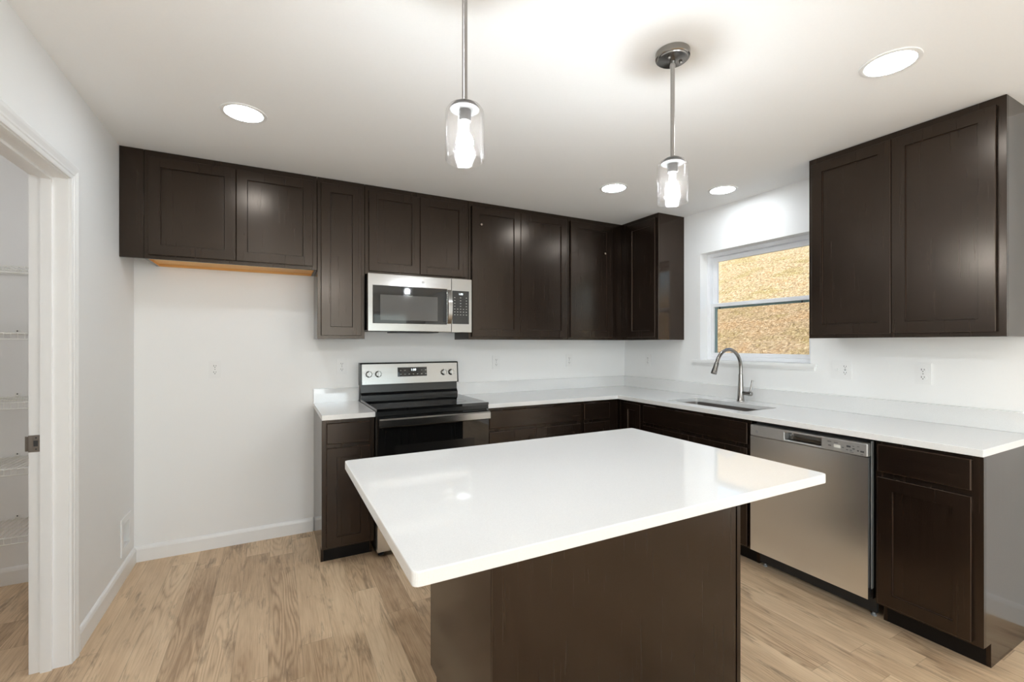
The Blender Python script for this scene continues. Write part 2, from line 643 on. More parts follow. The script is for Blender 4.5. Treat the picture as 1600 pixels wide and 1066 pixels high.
bm = cells(nb(), [ROOM_X - WT, -3.33, -1.57, -1.23, -0.37, 0.15], [0.0, 0.04, 0.65, 2.05, H],
           lambda i, j: not ((i == 1 and j in (1, 2)) or (i == 3 and j == 2)), 'y', ROOM_Y - 0.12, ROOM_Y)
struct('wall_rear', bm, M_WALL, 'white end wall of the great room behind the camera', 'wall')
struct('wall_pantry_left', bbox(PX0 - 0.1, PX0, -2.2, 0.0, 0.0, H), M_WALL, 'white far wall inside the pantry', 'wall')
struct('wall_pantry_near', bbox(PX0 - 0.1, ROOM_X - WT, -2.3, -2.2, 0.0, H), M_WALL, 'white near wall inside the pantry', 'wall')


def baseboard(name, pts, axis, a0, a1, label):
    struct(name, prism(nb(), pts, axis, a0, a1), M_TRIM, label, 'baseboard')


BB = [(0, 0), (0.014, 0), (0.014, 0.075), (0.010, 0.088), (0.005, 0.094), (0, 0.096)]
baseboard('baseboard_back', [(-a - 0.0005, b) for a, b in BB], 'x', ROOM_X, -2.902, 'white baseboard along the back wall left of the cabinets')
baseboard('baseboard_left', [(ROOM_X + a + 0.0005, b) for a, b in BB], 'y', -0.923, -0.0155, 'white baseboard along the left wall beside the doorway')
baseboard('baseboard_pantry', [(-a - 0.0005, b) for a, b in BB], 'x', PX0, ROOM_X - WT - 0.002, 'white baseboard inside the pantry')
baseboard('baseboard_right', [(-a - 0.0005, b) for a, b in BB], 'y', ROOM_Y, -2.815, 'white baseboard on the right wall past the counter')

# pantry doorway: jamb, stop, casing, strike plate
d1 = thing('door_1', 'white cased pantry doorway in the left wall', 'doorway', (ROOM_X, DY0, 0), kind='structure')
DH = 2.030
jx0, jx1 = ROOM_X - WT - 0.002, ROOM_X + 0.001
bm = nb()
box(bm, jx0, jx1, DY0 - 0.001 - 0.018, DY0 - 0.001, 0, DH + 0.013)
box(bm, jx0, jx1, DY1 + 0.001, DY1 + 0.019, 0, DH + 0.013)
box(bm, jx0, jx1, DY1 + 0.0195, DY0 - 0.0195, DH - 0.005, DH + 0.013)
finish('jamb', bm, M_TRIM, d1)
bm = nb()
sx0, sx1 = -3.992, -3.957
box(bm, sx0, sx1, DY0 - 0.0195 - 0.011, DY0 - 0.0192, 0, DH - 0.006)
box(bm, sx0, sx1, DY1 + 0.0192, DY1 + 0.0305, 0, DH - 0.006)
box(bm, sx0, sx1, DY1 + 0.031, DY0 - 0.0310, DH - 0.017, DH - 0.0055)
finish('door_stop', bm, M_TRIM, d1)
# moulded casing profile: (distance from the opening, projection from the wall)
CAS = [(0, 0), (0, 0.008), (0.006, 0.010), (0.016, 0.010), (0.020, 0.013), (0.028, 0.0125), (0.036, 0.015),
       (0.044, 0.0175), (0.056, 0.0175), (0.062, 0.014), (0.064, 0)]
IN = 0.016
for side, yin, sgn in (('far', DY0 - IN, 1), ('near', DY1 + IN, -1)):
    bm = nb()
    A, B = [], []
    for d, t in CAS:
        A.append(bm.verts.new((ROOM_X + 0.0012 + t, yin + sgn * d, 0.0)))
        B.append(bm.verts.new((ROOM_X + 0.0012 + t, yin + sgn * d, DH - 0.001 + d)))
    n = len(CAS)
    for i in range(n):
        bm.faces.new((A[i], A[(i + 1) % n], B[(i + 1) % n], B[i]))
    bm.faces.new(A)
    bm.faces.new(B)
    finish('casing', bm, M_TRIM, d1)
bm = nb()
A, B = [], []
for d, t in CAS:
    A.append(bm.verts.new((ROOM_X + 0.0012 + t, DY0 - IN + d, DH - 0.001 + d)))
    B.append(bm.verts.new((ROOM_X + 0.0012 + t, DY1 + IN - d, DH - 0.001 + d)))
for i in range(len(CAS)):
    j = (i + 1) % len(CAS)
    bm.faces.new((A[i], A[j], B[j], B[i]))
bm.faces.new(A)
bm.faces.new(B)
finish('head_casing', bm, M_TRIM, d1)
bm = nb()
yj = DY0 - 0.0195
fill_holes = [-4.029, -4.0145, -4.0005, -3.994]
cells(bm, fill_holes, [0.900, 0.922, 0.946, 0.968], lambda i, j: not (i == 1 and j == 1), 'y', yj - 0.0022, yj - 0.0002)
prism(bm, [(-4.029, yj - 0.0022), (-4.036, yj - 0.001), (-4.041, yj + 0.004), (-4.0395, yj + 0.005), (-4.035, yj + 0.0008), (-4.029, yj - 0.0002)], 'z', 0.904, 0.964)
sp = finish('strike_plate', bm, M_STRIKE, d1)
tag(sp, 'brushed nickel strike plate')
bm = nb()
box(bm, -4.0145, -4.0005, yj - 0.0006, yj + 0.0005, 0.9215, 0.9465)
finish('latch_hole', bm, M_SLOT, sp)
for zz in (0.911, 0.957):
    finish('screw', disc_y(nb(), -4.006, yj - 0.0028, yj - 0.002, zz, 0.0028, 10), M_SLOT, sp)

# ------------------------------------------------------------------ window over the sink (run frame of the right wall)
w1 = thing('window_1', 'white double-hung window above the sink', 'window', (WIN[0], 0.0, WIN[2]), RIGHT, kind='structure')
ua, ub, za, zb = WIN
def ring(u0, u1, z0, z1, t, y0, y1, tb=None, b=0.002):
    tb = t if tb is None else tb
    bm = cells(nb(), [u0, u0 + t, u1 - t, u1], [z0, z0 + tb, z1 - t, z1], lambda i, j: not (i == 1 and j == 1), 'y', y0, y1)
    return bevel(bm, b, 1) if b else bm
zm = 1.650
finish('window_frame', ring(ua + 0.0005, ub - 0.0005, za + 0.0005, zb - 0.0005, 0.028, 0.085, 0.149), M_VINYL, w1)
s_up = finish('upper_sash', ring(ua + 0.029, ub - 0.029, zm - 0.02, zb - 0.029, 0.038, 0.122, 0.146, 0.036), M_VINYL, w1)
finish('pane', bbox(ua + 0.0672, ub - 0.0672, zm + 0.0162, zb - 0.0672, 0, 0) if False else bbox(ua + 0.0672, ub - 0.0672, 0.133, 0.136, zm + 0.0162, zb - 0.0672), M_PANE, s_up)
s_lo = finish('lower_sash', ring(ua + 0.029, ub - 0.029, za + 0.029, zm + 0.022, 0.030, 0.092, 0.120, 0.030), M_VINYL, w1)
finish('pane', bbox(ua + 0.0592, ub - 0.0592, 0.104, 0.107, za + 0.0592, zm - 0.0082), M_PANE, s_lo)
sg = finish('frame_return', cells(nb(), [ua + 0.0595, ua + 0.0765, ub - 0.0595], [za + 0.0595, zm - 0.0235, zm - 0.0085], lambda i, j: i == 0 or j == 1, 'y', 0.1075, 0.119), M_RETURN, s_lo)  # strip stands in for the outer frame return seen through the glass
tag(sg, 'teal grey strip for the frame return behind the glass')
tag(finish('insect_screen', bbox(ua + 0.0286, ub - 0.0286, 0.1215 + 0.0262, 0.1480, za + 0.029, zm - 0.021), M_SCREEN, s_lo), 'fine grey insect screen')
for uu in (ua + 0.11, ub - 0.11):
    finish('vent_latch', bbox(uu - 0.004, uu + 0.004, 0.098, 0.1035, zm - 0.026, zm - 0.0085, 0.001), M_SLOT, s_lo)
bm = nb()
box(bm, ua - 0.068, ub + 0.047, -0.028, -0.0005, za - 0.0215, za - 0.0003)
box(bm, ua + 0.0006, ub - 0.0006, -0.0004, 0.149, za - 0.0215, za - 0.0003)
bevel(bm, 0.004, 2)
finish('window_sill', bm, M_TRIM, w1)
finish('apron', prism(nb(), [(-0.0005, za - 0.022), (-0.013, za - 0.022), (-0.013, za - 0.036), (-0.007, za - 0.046), (-0.0005, za - 0.047)], 'x', ua - 0.05, ub + 0.03), M_TRIM, w1)

# great room end behind the camera: glass door added to let light in, and window
w2 = thing('added_door_2', 'unseen white framed sliding glass door added in the great room end wall for light', 'glass door', (-3.33, ROOM_Y, 0.04), kind='structure')
for x0, x1, yo in ((-3.329, -2.43, 0.0), (-2.47, -1.571, 0.05)):
    fo = finish('door_frame', cells(nb(), [x0, x0 + 0.07, x1 - 0.07, x1], [0.041, 0.12, 1.97, 2.049], lambda i, j: not (i == 1 and j == 1), 'y', ROOM_Y - 0.11 + yo, ROOM_Y - 0.07 + yo), M_VINYL, w2)
    finish('pane', bbox(x0 + 0.0705, x1 - 0.0705, ROOM_Y - 0.092 + yo, ROOM_Y - 0.088 + yo, 0.1205, 1.9695), M_PANE, fo)
w3 = thing('window_2', 'white framed window in the great room end wall', 'window', (-1.23, ROOM_Y, 0.65), kind='structure')
fo = finish('window_frame', cells(nb(), [-1.229, -1.17, -0.43, -0.371], [0.651, 0.71, 1.33, 1.37, 1.99, 2.049], lambda i, j: not (i == 1 and j in (1, 3)), 'y', ROOM_Y - 0.10, ROOM_Y - 0.05), M_VINYL, w3)
finish('pane', bbox(-1.1695, -0.4305, ROOM_Y - 0.079, ROOM_Y - 0.075, 0.7105, 1.3295), M_PANE, fo)
finish('pane', bbox(-1.1695, -0.4305, ROOM_Y - 0.079, ROOM_Y - 0.075, 1.3705, 1.9895), M_PANE, fo)

LEFT = PI / 2          # left wall frame: local x = world y, local y = -world x
w4 = thing('added_window_3', 'unseen white framed double window added in the great room side wall for light', 'window', (-6.6, -ROOM_X, 0.65), LEFT, kind='structure')  # made-up window, gives the side area lamp an opening
yw = -ROOM_X
fo = finish('window_frame', cells(nb(), [-6.599, -6.54, -5.83, -5.77, -5.06, -5.001], [0.651, 0.71, 1.33, 1.37, 1.985, 2.044], lambda i, j: not (i in (1, 3) and j in (1, 3)), 'y', yw + 0.05, yw + 0.10), M_VINYL, w4)
for x0, x1 in ((-6.5395, -5.8305), (-5.7695, -5.0605)):
    for z0, z1 in ((0.7105, 1.3295), (1.3705, 1.9845)):
        finish('pane', bbox(x0, x1, yw + 0.073, yw + 0.077, z0, z1), M_PANE, fo)

# ------------------------------------------------------------------ hillside outside
from mathutils import noise as mnoise
bm = nb()
NX, NY = 90, 110
HX0, HX1, HY0, HY1 = 0.6, 16.0, -8.0, 14.0
def hill_z(x, y):
    base = -0.25 + max(0.0, x - 1.3) * 0.52
    return base + 0.10 * mnoise.noise(Vector((x * 0.5, y * 0.35, 0))) + 0.03 * mnoise.noise(Vector((x * 3.1, y * 2.3, 4)))
grid = []
for i in range(NX + 1):
    row = []
    for j in range(NY + 1):
        x = HX0 + (HX1 - HX0) * (i / NX) ** 1.4
        y = HY0 + (HY1 - HY0) * j / NY
        row.append(bm.verts.new((x, y, hill_z(x, y))))
    grid.append(row)
for i in range(NX):
    for j in range(NY):
        bm.faces.new((grid[i][j], grid[i + 1][j], grid[i + 1][j + 1], grid[i][j + 1]))
hill = finish('hillside', bm, M_HILL, smooth=True)
tag(hill, 'sunlit slope of dry straw-coloured grass outside the window', 'hillside', kind='structure')
bm = nb()
for k in range(16000):
    x = 1.4 + 7.5 * random.random() ** 1.3
    y = -3.0 + random.random() * (3.5 + x * 0.95)
    z = hill_z(x, y)
    a = random.random() * 2 * PI
    l = 0.03 + 0.06 * random.random()
    w = 0.003 + 0.004 * random.random()
    lean = Vector((math.cos(a), math.sin(a), 0)) * l * (0.4 + 1.1 * random.random())
    side = Vector((-math.sin(a), math.cos(a), 0)) * w
    b0 = Vector((x, y, z - 0.004))
    bm.faces.new((bm.verts.new(b0 - side), bm.verts.new(b0 + side), bm.verts.new(b0 + lean + Vector((0, 0, l * 0.5)))))
gr = finish('dry_grass', bm, M_STRAW)
tag(gr, 'dry straw-coloured grass blades on the slope outside the window', 'grass', kind='stuff')

# ------------------------------------------------------------------ cabinets
def shaker(u0, u1, z0, z1, wf, t=0.019, fr=0.057, rec=0.0095, ch=0.003, e=0.002):
    """door frame with a recessed panel opening; front at wf, facing -y"""
    bm = nb()
    def R(i, y):
        return [bm.verts.new(p) for p in ((u0 + i, y, z0 + i), (u1 - i, y, z0 + i), (u1 - i, y, z1 - i), (u0 + i, y, z1 - i))]
    rings = [R(0, wf + t), R(0, wf + e), R(e, wf), R(fr, wf), R(fr + 0.0012, wf + 0.003), R(fr + ch, wf + rec), R(fr + ch, wf + t)]
    for k, (A, B) in enumerate(zip(rings, rings[1:] + rings[:1])):
        for i in range(4):
            j = (i + 1) % 4
            f = bm.faces.new((A[i], A[j], B[j], B[i]))
            if k in (1, 4):
                f.material_index = 1
    p = box(nb(), u0 + fr + ch + 2e-4, u1 - fr - ch - 2e-4, wf + rec, wf + t - 0.004, z0 + fr + ch + 2e-4, z1 - fr - ch - 2e-4)
    return bm, p


def cab_door(par, u0, u1, z0, z1, wf, fr=0.057):
    f, p = shaker(u0, u1, z0, z1, wf, fr=fr)
    d = finish('door', f, M_CAB, par)
    d.data.materials.append(M_EDGE)
    finish('panel', p, M_CAB, d)
    return d


def cab_drawer(par, u0, u1, z0, z1, wf, name='drawer'):
    bm = nb()
    box(bm, u0, u1, wf, wf + 0.019, z0, z1)
    es = [e for e in bm.edges if all(abs(v.co.y - wf) < 1e-6 for v in e.verts)]
    r = bmesh.ops.bevel(bm, geom=es, offset=0.004, segments=2, profile=0.35, affect='EDGES')
    for f in r['faces']:
        f.material_index = 1
    d = finish(name, bm, M_CABH, par)
    d.data.materials.append(M_EDGE)
    return d


G = 0.0006


def upper(label, u0, u1, z0, doors, rot=0.0, raw=False, zd0=0.022, zd1=2.400, group='espresso wall cabinets', depth=0.305):
    t = thing('wall_cabinet', label, 'cabinet', (u0, -0.001, z0), rot, group)
    if raw:
        zc = z0 + 0.016
        bm = nb()
        box(bm, u0 + G, u1 - G, -depth + 0.02, -0.001, zc, H - 0.001)
        box(bm, u0 + G, u0 + 0.017, -depth + 0.02, -0.001, z0, zc)
        box(bm, u1 - 0.017, u1 - G, -depth + 0.02, -0.001, z0, zc)
        finish('carcass', bm, M_SIDE, t)
        bm = nb()
        box(bm, u0 + 0.0172, u1 - 0.0172, -depth + 0.021, -0.001, zc - 0.003, zc - 0.0002)
        box(bm, u0 + 0.0172, u1 - 0.0172, -0.018, -0.001, z0, zc - 0.0032)
        box(bm, u0 + 0.0172, u0 + 0.0182, -depth + 0.021, -0.0185, z0, zc - 0.0032)
        box(bm, u1 - 0.0182, u1 - 0.0172, -depth + 0.021, -0.0185, z0, zc - 0.0032)
        tag(finish('bottom_panel', bm, M_RAW, t), 'unfinished orange maple underside')
    else:
        finish('carcass', bbox(u0 + G, u1 - G, -depth + 0.0195, -0.001, z0 + 0.001, H - 0.001), M_SIDE, t)
    # face frame: stiles and rails as one mesh around the openings
    us = [u0 + G, doors[0][0] + 0.014, doors[-1][1] - 0.014, u1 - G]
    bm = cells(nb(), us, [z0, z0 + zd0 + 0.014, zd1 - 0.014, H - 0.001], lambda i, j: not (i == 1 and j == 1), 'y', -depth, -depth + 0.019)
    bevel(bm, 0.001, 1)
    finish('face_frame', bm, M_CAB, t)
    ds = [cab_door(t, a, b, z0 + zd0, zd1, -depth - 0.0195) for a, b in doors]
    return t, ds


ZU = 1.3716
upper('wide short espresso wall cabinet over the empty fridge space with orange unfinished underside', -3.800, -2.8995, 1.822,
      [(-3.779, -3.3555), (-3.3525, -2.926)], raw=True)
fp = finish('filler_panel', bbox(ROOM_X + 0.001, -3.8008, -0.3055, -0.287, 1.822, H - 0.001, 0.001, 1), M_CAB)
tag(fp, 'narrow espresso filler board between the left wall and the fridge-space cabinet', 'filler panel')
upper('narrow tall single-door espresso wall cabinet left of the microwave', -2.8985, -2.598, ZU, [(-2.876, -2.6215)])
upper('short two-door espresso wall cabinet directly above the microwave', -2.597, -1.8295, 1.820, [(-2.571, -2.2150), (-2.2120, -1.856)])
tm, ds = upper('tall two-door espresso wall cabinet right of the microwave', -1.8285, -0.9085, ZU, [(-1.805, -1.3815), (-1.3785, -0.928)])
finish('round_plug', disc_y(nb(), -1.728, -0.3280, -0.3246, 2.262, 0.008, 16), M_PLUG, ds[0])
tc_, ds = upper('tall single-door espresso wall cabinet ending in the back corner', -0.9075, -0.002, ZU, [(-0.886, -0.432)])
finish('round_plug', disc_y(nb(), -0.512, -0.3280, -0.3246, 2.150, 0.008, 16), M_PLUG, ds[0])
upper('narrow espresso corner wall cabinet on the right wall left of the window', 0.3065, 0.757, ZU, [(0.400, 0.734)], rot=RIGHT)
upper('large two-door espresso wall cabinet right of the window', 1.960, 2.790, ZU, [(1.983, 2.3735), (2.3765, 2.760)], rot=RIGHT)


def base_cab(label, u0, u1, fronts, rot=0.0, back=0.0, uf=None, name='base_cabinet', group='espresso base cabinets', sides=(True, True), depth=0.610, kick=True):
    """fronts: ('drawer'|'door', ua, ub, z0, z1). Hollow carcass with toe-kick notch."""
    t = thing(name, label, 'cabinet', (u0, back, 0), rot, group)
    zt, zk, yk = 0.884, 0.1016, 0.535
    ys = -depth + 0.0195 + back
    prof = [(ys, zk), (ys, zt), (back - 0.001, zt), (back - 0.001, 0.0005), (back - yk, 0.0005), (back - yk, zk)]
    bm = nb()
    prism(bm, prof, 'x', u0 + G, u0 + 0.016)
    prism(bm, prof, 'x', u1 - 0.016, u1 - G)
    box(bm, u0 + 0.0162, u1 - 0.0162, back - 0.013, back - 0.001, zk, zt)
    box(bm, u0 + 0.0162, u1 - 0.0162, ys, back - 0.0132, zk, zk + 0.016)
    finish('carcass', bm, M_SIDE, t)
    finish('toe_kick', bbox(u0 + 0.0165, u1 - 0.0165, back - yk + 0.001, back - yk + 0.014, 0.0005, zk - 0.0005), M_KICK, t)
    a, b = (u0, u1) if uf is None else uf
    lo = min(f[1] for f in fronts) + 0.014
    hi = max(f[2] for f in fronts) - 0.014
    zs = [zk, 0.128, 0.705, 0.741, 0.850, zt]
    has_dr = any(f[0] != 'door' for f in fronts)
    bm = cells(nb(), [a + G, lo, hi, b - G], zs, lambda i, j: not (i == 1 and (j in (1, 3) or (j == 2 and not has_dr))), 'y', -depth + back, -depth + 0.019 + back)
    bevel(bm, 0.001, 1)
    finish('face_frame', bm, M_CAB, t)
    for kind, fa, fb, z0, z1 in fronts:
        wf = -depth - 0.0195 + back
        if kind == 'door':
            cab_door(t, fa, fb, z0, z1, wf, fr=0.057 if fb - fa > 0.2 else 0.05)
        else:
            cab_drawer(t, fa, fb, z0, z1, wf, kind)
    return t


base_cab('narrow espresso base cabinet left of the range under the small counter', -2.8985, -2.5925,
         [('drawer', -2.872, -2.620, 0.733, 0.860), ('door', -2.872, -2.620, 0.116, 0.709)])
base_cab('wide espresso base cabinet right of the range with one long drawer over two doors', -1.8265, -0.991,
         [('drawer', -1.803, -1.006, 0.733, 0.862), ('door', -1.803, -1.4185, 0.116, 0.709), ('door', -1.4155, -1.006, 0.116, 0.709)])
base_cab('espresso base cabinet with a short drawer in the back corner', -0.990, -0.002,
         [('drawer', -0.974, -0.716, 0.733, 0.862), ('door', -0.974, -0.716, 0.116, 0.709)], uf=(-0.990, -0.6105))
base_cab('narrow espresso corner base cabinet on the right wall left of the sink cabinet', 0.6125, 0.894,
         [('door', 0.690, 0.882, 0.116, 0.862)], rot=RIGHT)
base_cab('espresso sink base cabinet under the window with a false drawer front', 0.895, 1.798,
         [('false_drawer_front', 0.914, 1.781, 0.733, 0.862), ('door', 0.914, 1.346, 0.116, 0.709), ('door', 1.349, 1.781, 0.116, 0.709)], rot=RIGHT)
base_cab('espresso base cabinet at the open counter end right of the dishwasher', 2.432, 2.805,
         [('drawer', 2.446, 2.772, 0.737, 0.866), ('door', 2.446, 2.772, 0.116, 0.712)], rot=RIGHT)

# island base: doors face the range, panels face the camera
IX0, IX1, IY0, IY1 = -2.618, -1.562, -2.398, -1.822
isl = thing('island_cabinet', 'large espresso kitchen island cabinet under the white island top', 'cabinet', (-IX1, -IY0, 0), TURNED)
def ibox(x0, x1, y0, y1, z0, z1):       # world box in the turned frame
    return (-x1, -x0, -y1, -y0, z0, z1)
bm = nb()
yf = IY1 - 0.0205
prism(bm, [(-IY0 - 0.007, 0.0005), (-IY0 - 0.007, 0.884), (-yf + 0.0195, 0.884), (-yf + 0.0195, 0.1016), (-yf + 0.075, 0.1016), (-yf + 0.075, 0.0005)], 'x', -IX0 - 0.016, -IX0)
prism(bm, [(-IY0 - 0.007, 0.0005), (-IY0 - 0.007, 0.884), (-yf + 0.0195, 0.884), (-yf + 0.0195, 0.1016), (-yf + 0.075, 0.1016), (-yf + 0.075, 0.0005)], 'x', -IX1, -IX1 + 0.016)
box(bm, *ibox(IX0 + 0.0162, IX1 - 0.0162, IY0 + 0.0075, yf - 0.0200, 0.1016, 0.118))
finish('carcass', bm, M_SIDE, isl)
finish('back_panel', bbox(*ibox(IX0 + 0.0005, IX1 - 0.022, IY0, IY0 + 0.0065, 0.0005, 0.884)), M_CAB, isl)
finish('corner_strip', bbox(*ibox(IX1 - 0.0185, IX1 + 0.001, IY0 - 0.003, IY0 + 0.0065, 0.0005, 0.884), 0.001, 1), M_CAB, isl)
finish('toe_kick', bbox(*ibox(IX0 + 0.0165, IX1 - 0.0165, yf - 0.088, yf - 0.076, 0.0005, 0.1)), M_KICK, isl)
bm = cells(nb(), [-IX1 + G, -IX1 + 0.04, -IX0 - 0.04, -IX0 - G], [0.1016, 0.128, 0.705, 0.741, 0.850, 0.884], lambda i, j: not (i == 1 and j in (1, 3)), 'y', -yf, -yf + 0.019)
finish('face_frame', bm, M_CAB, isl)
xm = -(IX0 + IX1) / 2
for a, b in ((-IX1 + 0.012, xm - 0.0015), (xm + 0.0015, -IX0 - 0.012)):
    cab_drawer(isl, a, b, 0.733, 0.862, -yf - 0.0195)
    cab_door(isl, a, b, 0.116, 0.709, -yf - 0.0195)

# ------------------------------------------------------------------ countertops
ZC0, ZC1 = 0.8845, 0.9145


def round_corner(bm, x, y, r, seg=4):
    es = [e for e in bm.edges if all(abs(v.co.x - x) < 1e-5 and abs(v.co.y - y) < 1e-5 for v in e.verts)]
    if es:
        bmesh.ops.bevel(bm, geom=es, offset=r, segments=seg, profile=0.5, affect='EDGES')


def soften(bm, w=0.0025):
    es = [e for e in bm.edges if len(e.link_faces) == 2 and e.calc_face_angle(0) > math.radians(60)]
    bmesh.ops.bevel(bm, geom=es, offset=w, segments=2, profile=0.6, affect='EDGES', clamp_overlap=True)


t = thing('countertop', 'small white quartz countertop left of the range', 'countertop', (-2.8985, 0, ZC0), group='white quartz countertops')
bm = bbox(-2.9, -2.5925, -0.648, -0.001, ZC0, ZC1)
soften(bm)
finish('slab', bm, M_QUARTZ, t)
bm = bbox(-2.9, -2.5925, -0.021, -0.001, ZC1 + 0.0003, 1.014)
soften(bm, 0.0015)
finish('backsplash', bm, M_QUARTZ, t)

t = thing('countertop', 'long L-shaped white quartz countertop with the sink', 'countertop', (-0.6, -0.6, ZC0), group='white quartz countertops')
SX0, SX1, SY0, SY1 = -0.535, -0.205, -1.708, -1.060
bm = cells(nb(), [-1.8265, -0.648, SX0, SX1, -0.001], [-2.814, SY0, SY1, -0.648, -0.001],
           lambda i, j: (j == 3 or i >= 1) and not (i == 2 and j == 1), 'z', ZC0, ZC1)
for x in (SX0, SX1):
    for y in (SY0, SY1):
        round_corner(bm, x, y, 0.018)
soften(bm)
finish('slab', bm, M_QUARTZ, t)
bm = cells(nb(), [-1.8265, -0.021, -0.001], [-2.814, -0.021, -0.001], lambda i, j: j == 1 or i == 1, 'z', ZC1 + 0.0003, 1.014)
soften(bm, 0.0015)
finish('backsplash', bm, M_QUARTZ, t)

bm = nb()
TX0, TX1, TY0, TY1 = -2.925, -1.5515, -2.706, -1.793
box(bm, TX0, TX1, TY0, TY1, ZC0, ZC1)
for x in (TX0, TX1):
    for y in (TY0, TY1):
        round_corner(bm, x, y, 0.014, 5)
soften(bm, 0.003)
tag(finish('island_countertop', bm, M_QUARTZ), 'large rectangular white quartz island top in the foreground', 'countertop', 'white quartz countertops')

# sink and faucet
sk = thing('sink', 'undermount stainless steel sink set in the long counter', 'sink', ((SX0 + SX1) / 2, (SY0 + SY1) / 2, 0.70))
bm = nb()
def rrect(x0, x1, y0, y1, r, n=5):
    out = []
    for cx, cy, a0 in ((x1 - r, y1 - r, 0), (x0 + r, y1 - r, PI / 2), (x0 + r, y0 + r, PI), (x1 - r, y0 + r, 1.5 * PI)):
        for k in range(n + 1):
            a = a0 + PI / 2 * k / n
            out.append((cx + r * math.cos(a), cy + r * math.sin(a)))
    return out
def sring(ins, z, r):
    return [bm.verts.new((x, y, z)) for x, y in rrect(SX0 + ins, SX1 - ins, SY0 + ins, SY1 - ins, r)]
zt = ZC0 - 0.0004
rs = [sring(-0.018, zt, 0.03), sring(0.0, zt, 0.02), sring(0.003, zt - 0.15, 0.022), sring(0.012, zt - 0.185, 0.03), sring(0.03, zt - 0.198, 0.035), sring(0.11, zt - 0.203, 0.04)]
for A, B in zip(rs, rs[1:]):
    for i in range(len(A)):
        bm.faces.new((A[i], A[(i + 1) % len(A)], B[(i + 1) % len(A)], B[i]))
bm.faces.new(rs[-1])
finish('basin', bm, M_BASIN, sk, smooth=True)
finish('drain', lathe(nb(), [(0, zt - 0.2015), (0.03, zt - 0.2015), (0.042, zt - 0.199), (0.045, zt - 0.202)], 24, (SX0 + SX1) / 2, (SY0 + SY1) / 2), M_STEEL, sk, True)

FX, FY = -0.105, -1.368
fa = thing('faucet', 'brushed nickel gooseneck pull-down faucet behind the sink', 'faucet', (FX, FY, ZC1))
bm = nb()
lathe(bm, [(0, ZC1 + 0.0003), (0.027, ZC1 + 0.0003), (0.027, ZC1 + 0.006), (0.0245, ZC1 + 0.010), (0.0205, ZC1 + 0.075), (0.0165, ZC1 + 0.15), (0.0150, ZC1 + 0.20), (0.0135, ZC1 + 0.2005), (0, ZC1 + 0.2005)], 28, FX, FY)
finish('body', bm, M_NICKEL, fa, True)
R_ = 0.133
cxa, cza = FX - R_, 1.309 - 0.0125 - R_
pts = [(FX, FY, ZC1 + 0.201), (FX, FY, cza - 0.01)]
for k in range(0, 25):
    a = PI * 0.90 * k / 24
    pts.append((cxa + R_ * math.cos(a), FY, cza + R_ * math.sin(a)))
finish('spout', tube(nb(), pts, 0.0125, 16), M_NICKEL, fa, True)
e = Vector(pts[-1])
dr = Vector((math.cos(PI * 0.90 + PI / 2), 0, math.sin(PI * 0.90 + PI / 2)))
dr = Vector((dr.x - 0.12, 0, dr.z)).normalized()
hd = [e + dr * s for s in (0.0006, 0.004, 0.03, 0.07, 0.085, 0.086)]
h = finish('spray_head', tube(nb(), hd, [0.0135, 0.0150, 0.0160, 0.0195, 0.0200, 0.0170], 18), M_NICKEL, fa, True)
bm = nb()
bt = e + dr * 0.05 + Vector((-0.0185, 0, -0.003))
finish('spray_button', tube(bm, [bt - dr * 0.016, bt + dr * 0.016], 0.0042, 8), M_BPLAST, h, True)
hz = ZC1 + 0.062
hb = finish('handle', tube(nb(), [(FX, FY - 0.0215, hz), (FX, FY - 0.06, hz), (FX, FY - 0.0605, hz), (FX, FY - 0.085, hz), (FX, FY - 0.088, hz)], [0.0135, 0.0135, 0.0165, 0.0165, 0.013], 18), M_NICKEL, fa, True)
finish('lever', tube(nb(), [(FX + 0.002, FY - 0.074, hz + 0.0168), (FX + 0.008, FY - 0.079, hz + 0.055), (FX + 0.014, FY - 0.083, hz + 0.098)], [0.0062, 0.0055, 0.0068], 12), M_NICKEL, hb, True)

# ------------------------------------------------------------------ range
RU0, RU1 = -2.589, -1.829
rg = thing('range', 'stainless and black electric range between the base cabinets', 'range', ((RU0 + RU1) / 2, -0.33, 0))
bm = nb()
box(bm, RU0, RU1, -0.640, -0.012, 0.035, 0.914)
finish('body', bm, M_BLACK, rg)
bm = bbox(RU0 - 0.0005, RU1 + 0.0005, -0.672, -0.085, 0.9155, 0.9325)
bevel(bm, 0.006, 3)
ct = finish('cooktop', bm, M_BGLASS, rg)
for bx, by, br in ((-2.40, -0.50, 0.105), (-2.02, -0.50, 0.085), (-2.40, -0.24, 0.080), (-2.02, -0.24, 0.105)):
    bm = nb()
    lathe(bm, [(br - 0.0022, 0.9327), (br, 0.9327), (br, 0.9329), (br - 0.0022, 0.9329)], 48, bx, by, closed=True)
    finish('burner_ring', bm, M_RING, ct)
finish('front_lip', bbox(RU0, RU1, -0.668, -0.6405, 0.888, 0.9153, 0.003), M_BLACK, rg)
